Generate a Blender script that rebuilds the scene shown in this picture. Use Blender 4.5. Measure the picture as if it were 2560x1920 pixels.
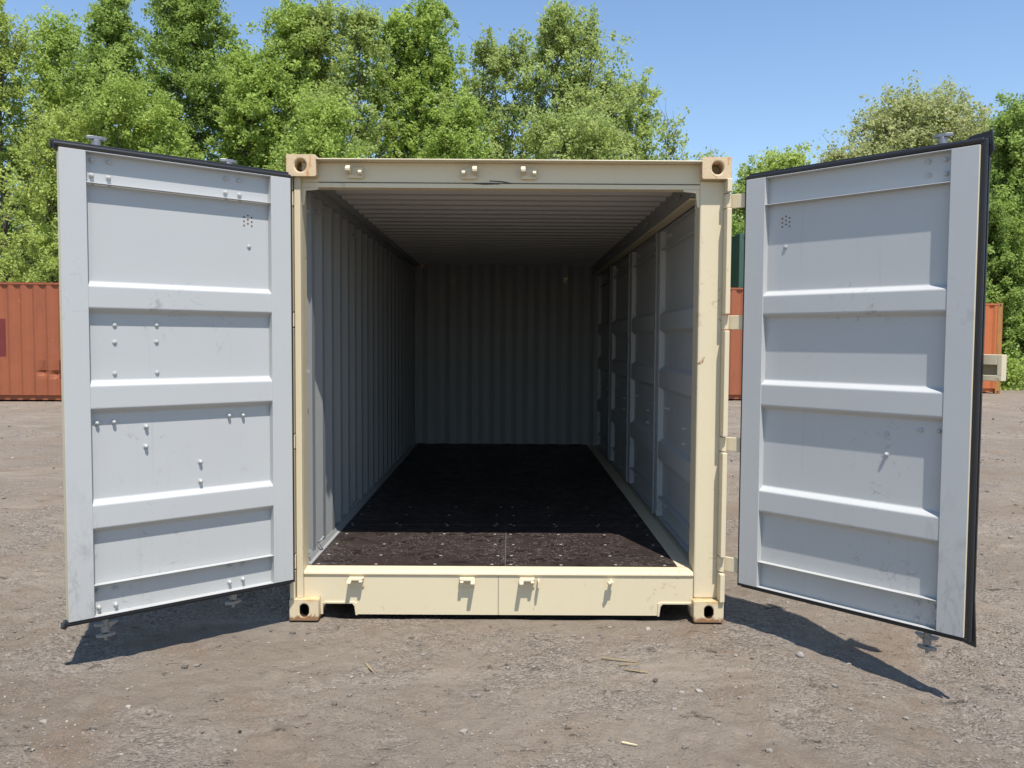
import bpy, bmesh, math, random
import numpy as np
from mathutils import Vector, Matrix, Quaternion
random.seed(7); rng = np.random.default_rng(11)
S = bpy.context.scene
for o in list(bpy.data.objects): bpy.data.objects.remove(o)
COL = S.collection

# ------------------------------------------------------------- camera
CAM = (0.0054, -4.6978, 1.5847); PITCH, YAW, ROLL = -0.0518, 0.0035, 0.0060
cd = bpy.data.cameras.new('camera'); cam = bpy.data.objects.new('camera', cd); COL.objects.link(cam)
cd.sensor_width = 36.0; cd.lens = 36.0 * 2122.76 / 2560; cd.clip_start = 0.05; cd.clip_end = 2000
_f = Vector((math.sin(YAW)*math.cos(PITCH), math.cos(YAW)*math.cos(PITCH), math.sin(PITCH)))
_r = _f.cross(Vector((0, 0, 1))).normalized(); _u = _r.cross(_f)
_R = _r*math.cos(ROLL) + _u*math.sin(ROLL); _U = _u*math.cos(ROLL) - _r*math.sin(ROLL)
m = Matrix((_R, _U, -_f)).transposed().to_4x4(); m.translation = Vector(CAM); cam.matrix_world = m
S.camera = cam
S.render.resolution_x, S.render.resolution_y = 1024, 768

# ------------------------------------------------------------- light
SUN = Vector((0.355, -1.0, 2.31)).normalized()          # towards the sun
sd = bpy.data.lights.new('sun', 'SUN'); so = bpy.data.objects.new('sun', sd); COL.objects.link(so)
sd.energy = 4.6; sd.angle = math.radians(0.53); sd.color = (1.0, 0.96, 0.90)
so.rotation_mode = 'QUATERNION'; so.rotation_quaternion = (-SUN).to_track_quat('-Z', 'Y'); so.location = (4, -8, 20)
W = bpy.data.worlds.new("World"); S.world = W; W.use_nodes = True
nt = W.node_tree; bg = nt.nodes['Background']; sk = nt.nodes.new('ShaderNodeTexSky')
sk.sky_type = 'NISHITA'; sk.sun_disc = False
sk.sun_elevation = math.asin(SUN.z); sk.sun_rotation = math.atan2(SUN.x, SUN.y)
sk.air_density = 1.1; sk.dust_density = 0.05; sk.ozone_density = 3.6; sk.altitude = 50
nt.links.new(sk.outputs[0], bg.inputs[0]); bg.inputs[1].default_value = 0.135
S.view_settings.view_transform = 'Standard'; S.view_settings.look = 'None'
S.view_settings.exposure = 0.42; S.view_settings.gamma = 1
try:
    S.cycles.max_bounces = 6; S.cycles.diffuse_bounces = 2; S.cycles.transparent_max_bounces = 4
except Exception: pass

# ------------------------------------------------------------- materials
def mat(name, col, rough=0.5, spec=0.4, build=None):
    M = bpy.data.materials.new(name); M.use_nodes = True; t = M.node_tree; b = t.nodes['Principled BSDF']
    b.inputs['Base Color'].default_value = (*col, 1); b.inputs['Roughness'].default_value = rough
    b.inputs['Specular IOR Level'].default_value = spec
    if build: build(t, b, col)
    return M
def N(t, k, **kw):
    n = t.nodes.new(k)
    for a, v in kw.items(): setattr(n, a, v)
    return n
def noise(t, scale, detail=4, rough=0.55, dist=0.0, vec=None):
    n = N(t, 'ShaderNodeTexNoise'); n.inputs['Scale'].default_value = scale; n.inputs['Detail'].default_value = detail
    n.inputs['Roughness'].default_value = rough; n.inputs['Distortion'].default_value = dist
    if vec is not None: t.links.new(vec, n.inputs['Vector'])
    return n.outputs['Fac']
def ramp(t, fac, a, b, ca=(0,0,0,1), cb=(1,1,1,1)):
    r = N(t, 'ShaderNodeValToRGB'); r.color_ramp.elements[0].position = a; r.color_ramp.elements[1].position = b
    r.color_ramp.elements[0].color = ca; r.color_ramp.elements[1].color = cb; t.links.new(fac, r.inputs[0]); return r.outputs['Color']
def mix(t, fac, a, b, mode='MIX'):
    m = N(t, 'ShaderNodeMix', data_type='RGBA', blend_type=mode)
    for s, v in ((m.inputs[0], fac), (m.inputs[6], a), (m.inputs[7], b)):
        if isinstance(v, (int, float)): s.default_value = v
        elif isinstance(v, tuple): s.default_value = (*v[:3], 1)
        else: t.links.new(v, s)
    return m.outputs[2]
def math_(t, op, a, b=0.0, c=None):
    m = N(t, 'ShaderNodeMath', operation=op)
    for i, v in enumerate((a, b) if c is None else (a, b, c)):
        if isinstance(v, (int, float)): m.inputs[i].default_value = v
        else: t.links.new(v, m.inputs[i])
    return m.outputs[0]
def bump(t, b, h, strength=0.3, dist=0.01):
    n = N(t, 'ShaderNodeBump'); n.inputs['Strength'].default_value = strength; n.inputs['Distance'].default_value = dist
    t.links.new(h, n.inputs['Height']); t.links.new(n.outputs[0], b.inputs['Normal'])
def objco(t, scale=None):
    c = N(t, 'ShaderNodeTexCoord').outputs['Object']
    if scale:
        m = N(t, 'ShaderNodeMapping'); m.inputs['Scale'].default_value = scale; t.links.new(c, m.inputs[0]); return m.outputs[0]
    return c
def paint(dirt=(0.20, 0.17, 0.14), amt=0.5, rust=0.0, bumpd=0.004, door=False):
    def f(t, b, col):
        v = objco(t)
        big = noise(t, 1.6, 3, 0.5, 0, v); c = mix(t, math_(t, 'MULTIPLY', big, 0.22), col, tuple(x*0.84 for x in col))
        # scuffs: sparse smudges, only inside a few patches
        patch = ramp(t, noise(t, 1.9, 2, 0.5, 0.3, objco(t, (1.0, 1.0, 0.8))), 0.60, 0.68)
        sc = ramp(t, noise(t, 19, 5, 0.65, 1.2, v), 0.57, 0.66)
        c = mix(t, math_(t, 'MULTIPLY', math_(t, 'MULTIPLY', patch, sc), amt*0.6), c, dirt)
        sp = ramp(t, noise(t, 95, 2, 0.5, 0, v), 0.735, 0.77)
        c = mix(t, math_(t, 'MULTIPLY', sp, amt*0.5), c, dirt)
        # vertical runs
        run = ramp(t, noise(t, 1.0, 4, 0.6, 0, objco(t, (34, 34, 1.1))), 0.62, 0.74)
        c = mix(t, math_(t, 'MULTIPLY', run, amt*0.12), c, dirt)
        if door:     # hand and tyre dirt on the lower half of the closing stile, some on the panel
            sx = N(t, 'ShaderNodeSeparateXYZ'); t.links.new(v, sx.inputs[0])
            reg = math_(t, 'MULTIPLY', ramp(t, sx.outputs[0], 0.98, 1.06), ramp(t, sx.outputs[2], 0.25, 1.55, (1, 1, 1, 1), (0, 0, 0, 1)))
            n1 = ramp(t, noise(t, 7, 6, 0.72, 0.8, objco(t, (1.6, 1, .8))), 0.50, 0.68)
            c = mix(t, math_(t, 'MULTIPLY', math_(t, 'MULTIPLY', reg, n1), 0.62), c, (0.17, 0.15, 0.135))
            mid = math_(t, 'MULTIPLY', ramp(t, math_(t, 'ABSOLUTE', math_(t, 'SUBTRACT', sx.outputs[0], 0.72)), 0.10, 0.2, (1, 1, 1, 1), (0, 0, 0, 1)), ramp(t, math_(t, 'ABSOLUTE', math_(t, 'SUBTRACT', sx.outputs[2], 0.80)), 0.35, 0.5, (1, 1, 1, 1), (0, 0, 0, 1)))
            w = noise(t, 5.5, 3, 0.5, 1.8, v); arc = math_(t, 'LESS_THAN', math_(t, 'ABSOLUTE', math_(t, 'SUBTRACT', w, 0.56)), 0.009)
            br = ramp(t, noise(t, 16, 4, 0.7, 0, v), 0.50, 0.6)
            c = mix(t, math_(t, 'MULTIPLY', math_(t, 'MULTIPLY', arc, mid), math_(t, 'MULTIPLY', br, 0.4)), c, (0.24, 0.21, 0.19))
            low = ramp(t, sx.outputs[2], 0.25, 0.75, (1, 1, 1, 1), (0, 0, 0, 1))
            c = mix(t, math_(t, 'MULTIPLY', math_(t, 'MULTIPLY', low, noise(t, 6, 4, 0.6, 0, v)), 0.28), c, (0.30, 0.27, 0.23))
        if rust > 0:
            z = noise(t, 11, 6, 0.7, 0.8, v); r = ramp(t, z, 0.69-rust*0.13, 0.75-rust*0.12)
            hal = ramp(t, z, 0.65-rust*0.13, 0.74-rust*0.12)
            c = mix(t, math_(t, 'MULTIPLY', hal, 0.35), c, (0.55, 0.24, 0.06)); c = mix(t, math_(t, 'MULTIPLY', r, 0.9), c, (0.13, 0.045, 0.018))
        t.links.new(c, b.inputs['Base Color'])
        rr = math_(t, 'MULTIPLY_ADD', noise(t, 9, 3, 0.5, 0, v), 0.18, b.inputs['Roughness'].default_value - 0.09)
        t.links.new(rr, b.inputs['Roughness'])
        h = math_(t, 'ADD', math_(t, 'MULTIPLY', noise(t, 3.2, 2, 0.5, 0, v), 1.0), math_(t, 'MULTIPLY', noise(t, 120, 2, 0.5, 0, v), 0.035))
        bump(t, b, h, 0.5, bumpd)
    return f
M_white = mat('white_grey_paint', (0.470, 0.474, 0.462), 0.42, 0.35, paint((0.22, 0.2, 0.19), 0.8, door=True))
M_wall = mat('shade_darkened_grey_paint', (0.30, 0.303, 0.295), 0.5, 0.3, paint((0.22, 0.2, 0.19), 0.5))  # same paint as the doors, darkened: interior shade put into the colour
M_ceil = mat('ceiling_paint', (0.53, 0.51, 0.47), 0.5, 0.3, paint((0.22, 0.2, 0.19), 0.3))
M_cream = mat('cream_paint', (0.675, 0.575, 0.388), 0.45, 0.35, paint((0.30, 0.20, 0.12), 0.7, rust=0.12))
M_creamr = mat('cream_paint_rusted', (0.665, 0.560, 0.375), 0.55, 0.3, paint((0.25, 0.14, 0.07), 0.9, rust=0.28))
def castb(t, b, col):
    v = objco(t); sx = N(t, 'ShaderNodeSeparateXYZ'); t.links.new(v, sx.inputs[0]); z = sx.outputs[2]
    c = mix(t, noise(t, 9, 4, .6, .4, v), (.64, .55, .39), (.62, .47, .27))
    n1 = noise(t, 22, 6, .72, .6, v)
    low = ramp(t, math_(t, 'ADD', z, math_(t, 'MULTIPLY', math_(t, 'SUBTRACT', n1, .5), .13)), .022, .036, (1, 1, 1, 1), (0, 0, 0, 1))
    top = ramp(t, math_(t, 'ADD', z, math_(t, 'MULTIPLY', math_(t, 'SUBTRACT', n1, .5), .12)), .106, .124)
    c = mix(t, math_(t, 'MULTIPLY', top, .55), c, (.52, .28, .07)); c = mix(t, math_(t, 'MULTIPLY', low, .85), c, (.20, .080, .022))
    c = mix(t, math_(t, 'MULTIPLY', ramp(t, n1, .66, .72), .8), c, (.20, .08, .03))
    t.links.new(c, b.inputs['Base Color']); bump(t, b, n1, .4, .004)
M_casting = mat('worn_casting_paint', (0.62, 0.47, 0.29), 0.6, 0.3, castb)
def casttop(t, b, col):
    v = objco(t); c = mix(t, noise(t, 5, 3, .5, 0, v), (.64, .51, .33), (.60, .43, .25))
    st = ramp(t, noise(t, 1, 4, .65, .3, objco(t, (26, 26, 4.5))), .54, .66); c = mix(t, math_(t, 'MULTIPLY', st, .75), c, (.50, .20, .06))
    z = noise(t, 24, 5, .7, .5, v); c = mix(t, math_(t, 'MULTIPLY', ramp(t, z, .60, .68), .6), c, (.28, .10, .04))
    t.links.new(c, b.inputs['Base Color']); bump(t, b, noise(t, 60, 4, .6, 0, v), .4, .004)
M_casttop = mat('rust_streaked_casting', (0.62, 0.47, 0.29), 0.6, 0.3, casttop)
M_hole = mat('hole_shade_dark', (.02, .018, .015), .9, .1, lambda t, b, c: t.links.new(mix(t, noise(t, 30, 3), c, (.05, .03, .02)), b.inputs['Base Color']))  # shade of the hollow painted into the lower casting holes
M_rubber = mat('black_rubber', (0.018, 0.018, 0.020), 0.42, 0.4, lambda t, b, c: bump(t, b, noise(t, 60, 3), 0.2, 0.003))
M_galv = mat('galvanised_steel', (0.38, 0.39, 0.40), 0.42, 0.5, lambda t, b, c: (b.inputs['Metallic'].__setattr__('default_value', 0.55), t.links.new(mix(t, noise(t, 30, 3), c, (0.16, 0.15, 0.14)), b.inputs['Base Color'])))
M_rust = mat('rusty_hole', (0.20, 0.09, 0.02), 0.8, 0.1, lambda t, b, c: t.links.new(mix(t, noise(t, 300, 2), (0.07, 0.03, 0.015), (0.34, 0.17, 0.04)), b.inputs['Base Color']))
M_screw = mat('screw_head', (0.40, 0.35, 0.29), 0.5, 0.4, lambda t, b, c: t.links.new(mix(t, noise(t, 40, 3), c, (0.3, 0.25, 0.2)), b.inputs['Base Color']))
M_seal = mat('sealant_and_hole_shade', (0.07, 0.065, 0.055), 0.7, 0.2, lambda t, b, c: bump(t, b, noise(t, 50, 3), 0.3, 0.003))  # sealant; also colours the discs painted for shaded holes
def floorb(t, b, col):
    v = objco(t)
    c = mix(t, noise(t, 3.0, 4, 0.6, 0.4, v), (0.020, 0.014, 0.012), (0.046, 0.034, 0.030))
    front = ramp(t, math_(t, 'MULTIPLY', noise(t, 1.7, 2, 0.5, 0, v), 1.0), 0.38, 0.50)
    w = noise(t, 6.5, 5, 0.6, 1.6, objco(t, (1.0, 1.5, 1.0)))
    line = math_(t, 'LESS_THAN', math_(t, 'ABSOLUTE', math_(t, 'SUBTRACT', w, 0.53)), 0.0042)
    c = mix(t, math_(t, 'MULTIPLY', line, math_(t, 'MULTIPLY', front, 0.9)), c, (0.27, 0.235, 0.22))
    pud = ramp(t, w, 0.531, 0.545); c = mix(t, math_(t, 'MULTIPLY', pud, 0.55), c, (0.013, 0.007, 0.006))
    vo = N(t, 'ShaderNodeTexVoronoi'); vo.inputs['Scale'].default_value = 62; t.links.new(v, vo.inputs['Vector'])
    sel = math_(t, 'GREATER_THAN', N_sep(t, vo.outputs['Color']), 0.66)
    dot = math_(t, 'MULTIPLY', math_(t, 'LESS_THAN', vo.outputs['Distance'], 0.17), sel)
    c = mix(t, math_(t, 'MULTIPLY', dot, ramp(t, noise(t, 2.4, 2, 0.5, 0, v), 0.40, 0.5)), c, (0.34, 0.29, 0.26))
    t.links.new(c, b.inputs['Base Color'])
    t.links.new(math_(t, 'MULTIPLY_ADD', pud, -0.15, 0.55), b.inputs['Roughness'])
def N_sep(t, c):
    s = N(t, 'ShaderNodeSeparateColor'); t.links.new(c, s.inputs[0]); return s.outputs[0]
M_floor = mat('dark_plywood_floor', (0.03, 0.02, 0.02), 0.5, 0.25, floorb)
def groundb(t, b, col):
    v = objco(t)
    big = ramp(t, noise(t, 0.55, 5, 0.6, 0.4, v), 0.36, 0.64)
    c = mix(t, big, (0.205, 0.165, 0.126), (0.300, 0.248, 0.196))
    brn = ramp(t, noise(t, 1.4, 5, 0.65, 0.8, v), 0.46, 0.64); c = mix(t, math_(t, 'MULTIPLY', brn, 0.8), c, (0.225, 0.162, 0.113))
    pale = ramp(t, noise(t, 0.8, 4, 0.6, 1.2, objco(t, (0.5, 1.6, 1))), 0.55, 0.70); c = mix(t, math_(t, 'MULTIPLY', pale, 0.75), c, (0.40, 0.338, 0.275))
    gp = ramp(t, noise(t, 1.1, 5, 0.7, 0.6, v), 0.45, 0.58)           # loose gravelly patches between compacted ones
    grit = noise(t, 80, 5, 0.8, 0, v); gs = math_(t, 'MULTIPLY_ADD', gp, 0.62, 0.20)
    g2 = ramp(t, grit, 0.34, 0.66, (0.055, 0.043, 0.032, 1), (0.50, 0.425, 0.345, 1)); c = mix(t, math_(t, 'MULTIPLY', gs, 0.72), c, g2)
    vo = N(t, 'ShaderNodeTexVoronoi'); vo.inputs['Scale'].default_value = 62; t.links.new(v, vo.inputs['Vector'])
    st = mix(t, N_sep(t, vo.outputs['Color']), (0.085, 0.070, 0.056), (0.43, 0.368, 0.305))
    c = mix(t, math_(t, 'MULTIPLY', gp, 0.42), c, st)
    sp = math_(t, 'GREATER_THAN', noise(t, 130, 2, 0.5, 0, v), 0.735); c = mix(t, math_(t, 'MULTIPLY', sp, 0.7), c, (0.66, 0.62, 0.57))
    ck = noise(t, 7.0, 8, 0.86, 0.15, objco(t, (0.75, 1.3, 1))); dk = ramp(t, ck, 0.60, 0.68)
    c = mix(t, math_(t, 'MULTIPLY', dk, 0.62), c, (0.070, 0.056, 0.045))
    t.links.new(c, b.inputs['Base Color'])
    h = math_(t, 'ADD', math_(t, 'MULTIPLY', noise(t, 12, 7, 0.75, 0.3, v), 1.2), math_(t, 'MULTIPLY', math_(t, 'MULTIPLY', vo.outputs['Distance'], gp), -0.6))
    h = math_(t, 'ADD', h, math_(t, 'MULTIPLY', grit, 0.35)); h = math_(t, 'ADD', h, math_(t, 'MULTIPLY', dk, -0.35))
    bump(t, b, h, 1.0, 0.026)
M_ground = mat('gravel_dirt', (0.22, 0.19, 0.165), 0.95, 0.1, groundb)
def attrmix(a, c, sat=0.0):
    def f(t, b, col):
        at = N(t, 'ShaderNodeAttribute', attribute_name='v')
        t.links.new(mix(t, at.outputs['Fac'], a, c), b.inputs['Base Color'])
    return f
M_stone = mat('loose_stones', (0.3, 0.3, 0.3), 0.9, 0.15, attrmix((0.10, 0.086, 0.073), (0.36, 0.315, 0.27)))
def leafmat(name, a, c):
    M = mat(name, a, 0.55, 0.25); t = M.node_tree; b = t.nodes['Principled BSDF']; out = t.nodes['Material Output']
    at = N(t, 'ShaderNodeAttribute', attribute_name='v'); cc = mix(t, at.outputs['Fac'], a, c); t.links.new(cc, b.inputs['Base Color'])
    tr = N(t, 'ShaderNodeBsdfTranslucent'); t.links.new(mix(t, 0.35, cc, (0.58, 0.70, 0.16)), tr.inputs[0])
    mx = N(t, 'ShaderNodeMixShader'); mx.inputs[0].default_value = 0.5
    t.links.new(b.outputs[0], mx.inputs[1]); t.links.new(tr.outputs[0], mx.inputs[2]); t.links.new(mx.outputs[0], out.inputs[0])
    return M
L_dark = leafmat('leaf_deep_green', (0.175, 0.265, 0.055), (0.395, 0.510, 0.145))
L_mid = leafmat('leaf_fresh_green', (0.250, 0.350, 0.068), (0.520, 0.640, 0.175))
L_yel = leafmat('leaf_yellow_green', (0.300, 0.375, 0.075), (0.585, 0.665, 0.200))
L_olive = leafmat('leaf_olive_green', (0.275, 0.345, 0.100), (0.540, 0.620, 0.230))
L_pale = leafmat('leaf_pale_olive', (0.320, 0.335, 0.150), (0.620, 0.620, 0.330))
M_bark = mat('bark', (0.10, 0.085, 0.07), 0.9, 0.1, lambda t, b, c: (t.links.new(mix(t, noise(t, 6, 5, 0.7), (0.055, 0.045, 0.036), (0.17, 0.15, 0.125)), b.inputs['Base Color']), bump(t, b, noise(t, 20, 4), 0.5, 0.03)))
M_wood = mat('split_wood', (0.36, 0.27, 0.15), 0.8, 0.15, lambda t, b, c: t.links.new(mix(t, noise(t, 1, 4, 0.6, 0, objco(t, (20, 200, 200))), (0.22, 0.155, 0.08), (0.42, 0.33, 0.20)), b.inputs['Base Color']))

# ------------------------------------------------------------- helpers
def tag(o, label=None, cat=None, group=None, kind=None):
    if label: o['label'] = label
    if cat: o['category'] = cat
    if group: o['group'] = group
    if kind: o['kind'] = kind
    return o
def empty(name, loc=(0, 0, 0), rz=0.0):
    o = bpy.data.objects.new(name, None); COL.objects.link(o); o.location = loc; o.rotation_euler = (0, 0, rz); o.empty_display_size = 0.2; return o
class MB:
    def __init__(s): s.v = []; s.f = []; s.m = []
    def add(s, vs, fs, mi=0):
        k = len(s.v); s.v += [tuple(p) for p in vs]; s.f += [tuple(i+k for i in f) for f in fs]
        s.m += (mi if isinstance(mi, list) else [mi]*len(fs)); return s
    def box(s, x0, x1, y0, y1, z0, z1, mi=0):
        v = [(x, y, z) for z in (z0, z1) for y in (y0, y1) for x in (x0, x1)]
        return s.add(v, [(0, 2, 3, 1), (4, 5, 7, 6), (0, 1, 5, 4), (2, 6, 7, 3), (0, 4, 6, 2), (1, 3, 7, 5)], mi)   # -z +z -y +y -x +x
    def prism(s, pts, axis, a, b, mi=0):
        """closed polygon (2D) extruded along axis from a to b; pts map to the two other axes in xyz order"""
        n = len(pts)
        def P(p, t): q = list(p); q.insert(axis, t); return tuple(q)
        v = [P(p, a) for p in pts] + [P(p, b) for p in pts]
        return s.add(v, [tuple(range(n)), tuple(range(2*n-1, n-1, -1))] + [(i, i+n, (i+1) % n + n, (i+1) % n) for i in range(n)], mi)
    def tube(s, pts, r, n=10, mi=0, caps=True):
        pts = [Vector(p) for p in pts]; R = r if isinstance(r, (list, tuple)) else [r]*len(pts)
        k = len(s.v); ref = None; vs = []
        for i, p in enumerate(pts):
            d = (pts[min(i+1, len(pts)-1)] - pts[max(i-1, 0)]).normalized()
            if ref is None: ref = d.orthogonal().normalized()
            ref = (ref - d*ref.dot(d)).normalized(); q = d.cross(ref)
            vs += [tuple(p + (ref*math.cos(a) + q*math.sin(a))*R[i]) for a in (2*math.pi*j/n for j in range(n))]
        fs = [(i*n+j, i*n+(j+1) % n, (i+1)*n+(j+1) % n, (i+1)*n+j) for i in range(len(pts)-1) for j in range(n)]
        if caps: fs += [tuple(range(n-1, -1, -1)), tuple((len(pts)-1)*n+j for j in range(n))]
        return s.add(vs, fs, mi)
    def xf(s, M): s.v = [tuple(M @ Vector(p)) for p in s.v]; return s
    def build(s, name, mats, parent=None, bevel=0.0, smooth=False, fix=True):
        me = bpy.data.meshes.new(name); me.from_pydata(s.v, [], s.f); me.update()
        for m_ in (mats if isinstance(mats, (list, tuple)) else [mats]): me.materials.append(m_)
        me.polygons.foreach_set('material_index', s.m)
        if fix:
            bm = bmesh.new(); bm.from_mesh(me); bmesh.ops.recalc_face_normals(bm, faces=bm.faces); bm.to_mesh(me); bm.free()
        if smooth: me.polygons.foreach_set('use_smooth', [True]*len(me.polygons))
        o = bpy.data.objects.new(name, me); COL.objects.link(o)
        if parent: o.parent = parent
        if bevel:
            b = o.modifiers.new('bevel', 'BEVEL'); b.width = bevel; b.segments = 2; b.limit_method = 'ANGLE'; b.angle_limit = math.radians(40)
        return o
def copy(o, parent=None, **kw):
    c = o.copy(); COL.objects.link(c); c.parent = parent
    for k, v in kw.items(): setattr(c, k, v)
    return c
def rounded(cx, cz, w, h, n=24):
    r = min(w, h)/2; out = []
    for i in range(n):
        a = 2*math.pi*(i+0.5)/n; x, z = math.cos(a)*r, math.sin(a)*r
        out.append((cx + x + math.copysign(w/2-r, x), cz + z + math.copysign(h/2-r, z)))
    return out
def plate_hole(mb, org, ex, ez, w, h, hole, depth, nrm, mi=0, mh=0):
    """rectangle w*h (origin corner) with a hole; the hole gets an inward tube and a dark end"""
    org, ex, ez, nrm = map(Vector, (org, ex, ez, nrm)); cx, cz = w/2, h/2; n = len(hole); outer = []
    for (x, z) in hole:
        dx, dz = x-cx, z-cz; t = min((w/2)/abs(dx) if abs(dx) > 1e-6 else 1e9, (h/2)/abs(dz) if abs(dz) > 1e-6 else 1e9)
        outer.append([cx+dx*t, cz+dz*t])
    for c in ((0, 0), (w, 0), (w, h), (0, h)):      # snap the nearest ring point to each corner
        k = min(range(n), key=lambda i: (outer[i][0]-c[0])**2 + (outer[i][1]-c[1])**2); outer[k] = list(c)
    P = lambda p, d=0: tuple(org + ex*p[0] + ez*p[1] - nrm*d)
    v = [P(p) for p in outer] + [P(p) for p in hole] + [P(p, depth) for p in hole]
    f = [(i, (i+1) % n, n+(i+1) % n, n+i) for i in range(n)]; g = [(n+i, n+(i+1) % n, 2*n+(i+1) % n, 2*n+i) for i in range(n)]
    mb.add(v, f + g + [tuple(range(2*n, 3*n))], [mi]*n + [mh]*n + [mh])

# ------------------------------------------------------------- ground
def vnoise(x, y, s, seed):
    """smooth value noise on arrays, cell size s"""
    r = np.random.default_rng(seed); T = r.random((256, 256)); X, Y = x/s, y/s
    i, j = np.floor(X).astype(int), np.floor(Y).astype(int); u, v = X-i, Y-j; u = u*u*(3-2*u); v = v*v*(3-2*v)
    a = T[i & 255, j & 255]; b = T[(i+1) & 255, j & 255]; c = T[i & 255, (j+1) & 255]; d = T[(i+1) & 255, (j+1) & 255]
    return (a*(1-u)+b*u)*(1-v) + (c*(1-u)+d*u)*v - 0.5
def sst(a, b, x): t = np.clip((x-a)/(b-a), 0, 1); return t*t*(3-2*t)
def gz(x, y):
    z = vnoise(x, y, 1.7, 1)*0.030 + np.maximum(0, vnoise(x, y, 0.09, 12)+vnoise(x, y, 0.35, 13)*.8-.22)*0.05 + vnoise(x, y, 0.55, 2)*0.016 + vnoise(x, y, 0.17, 3)*0.010 + vnoise(x, y, 0.075, 4)*0.010 + vnoise(x, y, 0.04, 5)*0.006
    rough = sst(0.02, 0.22, vnoise(x, y, 1.1, 9)); z = z + rough*(vnoise(x, y, 0.055, 6)*0.012 + vnoise(x, y, 0.11, 7)*0.012)
    under = sst(1.5, 1.2, np.abs(x))*sst(-0.15, 0.05, y)*sst(6.4, 6.1, y)
    z = z*(1-0.85*under) - 0.004*under - 0.035*sst(1.05, .95, np.abs(x))*sst(.06, .16, y)*sst(6.1, 5.9, y)
    z = z - 0.075*sst(1.35, 2.1, x)*sst(0.7, -0.5, y)*sst(6, 3, x)
    return z - 0.004
def axis(lo, hi, st, ext, g=1.22):
    a = list(np.arange(lo, hi+st/2, st)); s = st; x = a[-1]; up = []
    while x < ext: s *= g; x += s; up.append(x)
    s = st; x = a[0]; dn = []
    while x > -ext: s *= g; x -= s; dn.append(x)
    return np.array(dn[::-1] + a + up)
gx = axis(-4.2, 4.2, 0.022, 600); gy = axis(-3.3, 3.0, 0.022, 600)
X, Y = np.meshgrid(gx, gy); Zg = gz(X, Y)
far = sst(60, 20, np.hypot(X, Y)); Zg = Zg*far - 0.0*far
nx, ny = len(gx), len(gy); vs = np.stack([X.ravel(), Y.ravel(), Zg.ravel()], 1)
ii = np.arange(nx*ny).reshape(ny, nx); fs = np.stack([ii[:-1, :-1].ravel(), ii[:-1, 1:].ravel(), ii[1:, 1:].ravel(), ii[1:, :-1].ravel()], 1)
def fastmesh(name, vs, fs, mats, attr=None, smooth=False):
    me = bpy.data.meshes.new(name); me.vertices.add(len(vs)); me.vertices.foreach_set('co', np.asarray(vs, np.float32).ravel())
    k = fs.shape[1]; me.loops.add(fs.size); me.loops.foreach_set('vertex_index', fs.astype(np.int32).ravel())
    me.polygons.add(len(fs)); me.polygons.foreach_set('loop_start', np.arange(0, fs.size, k, dtype=np.int32))
    me.update(calc_edges=True); me.validate()
    for m_ in (mats if isinstance(mats, (list, tuple)) else [mats]): me.materials.append(m_)
    if attr is not None:
        a = me.attributes.new('v', 'FLOAT', 'FACE'); a.data.foreach_set('value', np.asarray(attr, np.float32))
    me.polygons.foreach_set('use_smooth', np.full(len(fs), smooth))
    o = bpy.data.objects.new(name, me); COL.objects.link(o); return o
tag(fastmesh('ground', vs, fs, M_ground, smooth=True), kind='structure')

# loose stones: nobody could count them
ico_v = []; bm = bmesh.new(); bmesh.ops.create_icosphere(bm, subdivisions=1, radius=1.0)
IV = np.array([v.co[:] for v in bm.verts]); IF = np.array([[v.index for v in f.verts] for f in bm.faces]); bm.free()
def stones(n, xr, yr, rmin, rmax, p, seed, patchy=True):
    r = np.random.default_rng(seed); x = r.uniform(*xr, n*3); y = r.uniform(*yr, n*3)
    if patchy:
        w = sst(-0.05, 0.2, vnoise(x, y, 0.9, 21))*0.8 + sst(0.0, 0.2, vnoise(x, y, 0.3, 22))*0.5 + 0.06
        keep = r.random(n*3) < w; x, y = x[keep][:n], y[keep][:n]
    ok = ~((np.abs(x) < 1.23) & (y > -0.02) & (y < 6.1)); x, y = x[ok], y[ok]; n = len(x)
    s = rmin*(rmax/rmin)**(r.random(n)**p)
    sc = s[:, None]*np.stack([r.uniform(.8, 1.3, n), r.uniform(.7, 1.1, n), r.uniform(.45, .8, n)], 1)
    a = r.uniform(0, 6.283, n); c, sn = np.cos(a), np.sin(a)
    V = IV[None]*(1 + r.uniform(-.22, .22, (n, len(IV), 1)))*sc[:, None, :]
    Vx = V[..., 0]*c[:, None] - V[..., 1]*sn[:, None] + x[:, None]; Vy = V[..., 0]*sn[:, None] + V[..., 1]*c[:, None] + y[:, None]
    Vz = V[..., 2] + (gz(x, y) + s*0.22)[:, None]
    return np.stack([Vx, Vy, Vz], 2).reshape(-1, 3), (IF[None] + (np.arange(n)*len(IV))[:, None, None]).reshape(-1, 3), np.repeat(np.clip(r.normal(0.42, 0.2, n), 0, 1) + (r.random(n) > 0.96)*0.6, len(IF))
parts_ = [stones(13000, (-3.0, 3.0), (-2.6, -0.2), .0020, .0075, 2.8, 1), stones(5000, (-4.5, 4.5), (-1.2, 2.5), .003, .011, 2.8, 2),
          stones(5000, (-13, 17), (2.0, 17), .008, .028, 2.6, 3), stones(110, (-3, 3), (-2.5, 0.2), .009, .019, 2.5, 4, False)]
off = 0; VV = []; FF = []; AA = []
for v_, f_, a_ in parts_: VV.append(v_); FF.append(f_+off); AA.append(a_); off += len(v_)
tag(fastmesh('gravel', np.concatenate(VV), np.concatenate(FF), M_stone, np.concatenate(AA)), 'loose grey and tan grit scattered over the dirt yard', 'gravel', kind='stuff')

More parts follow.
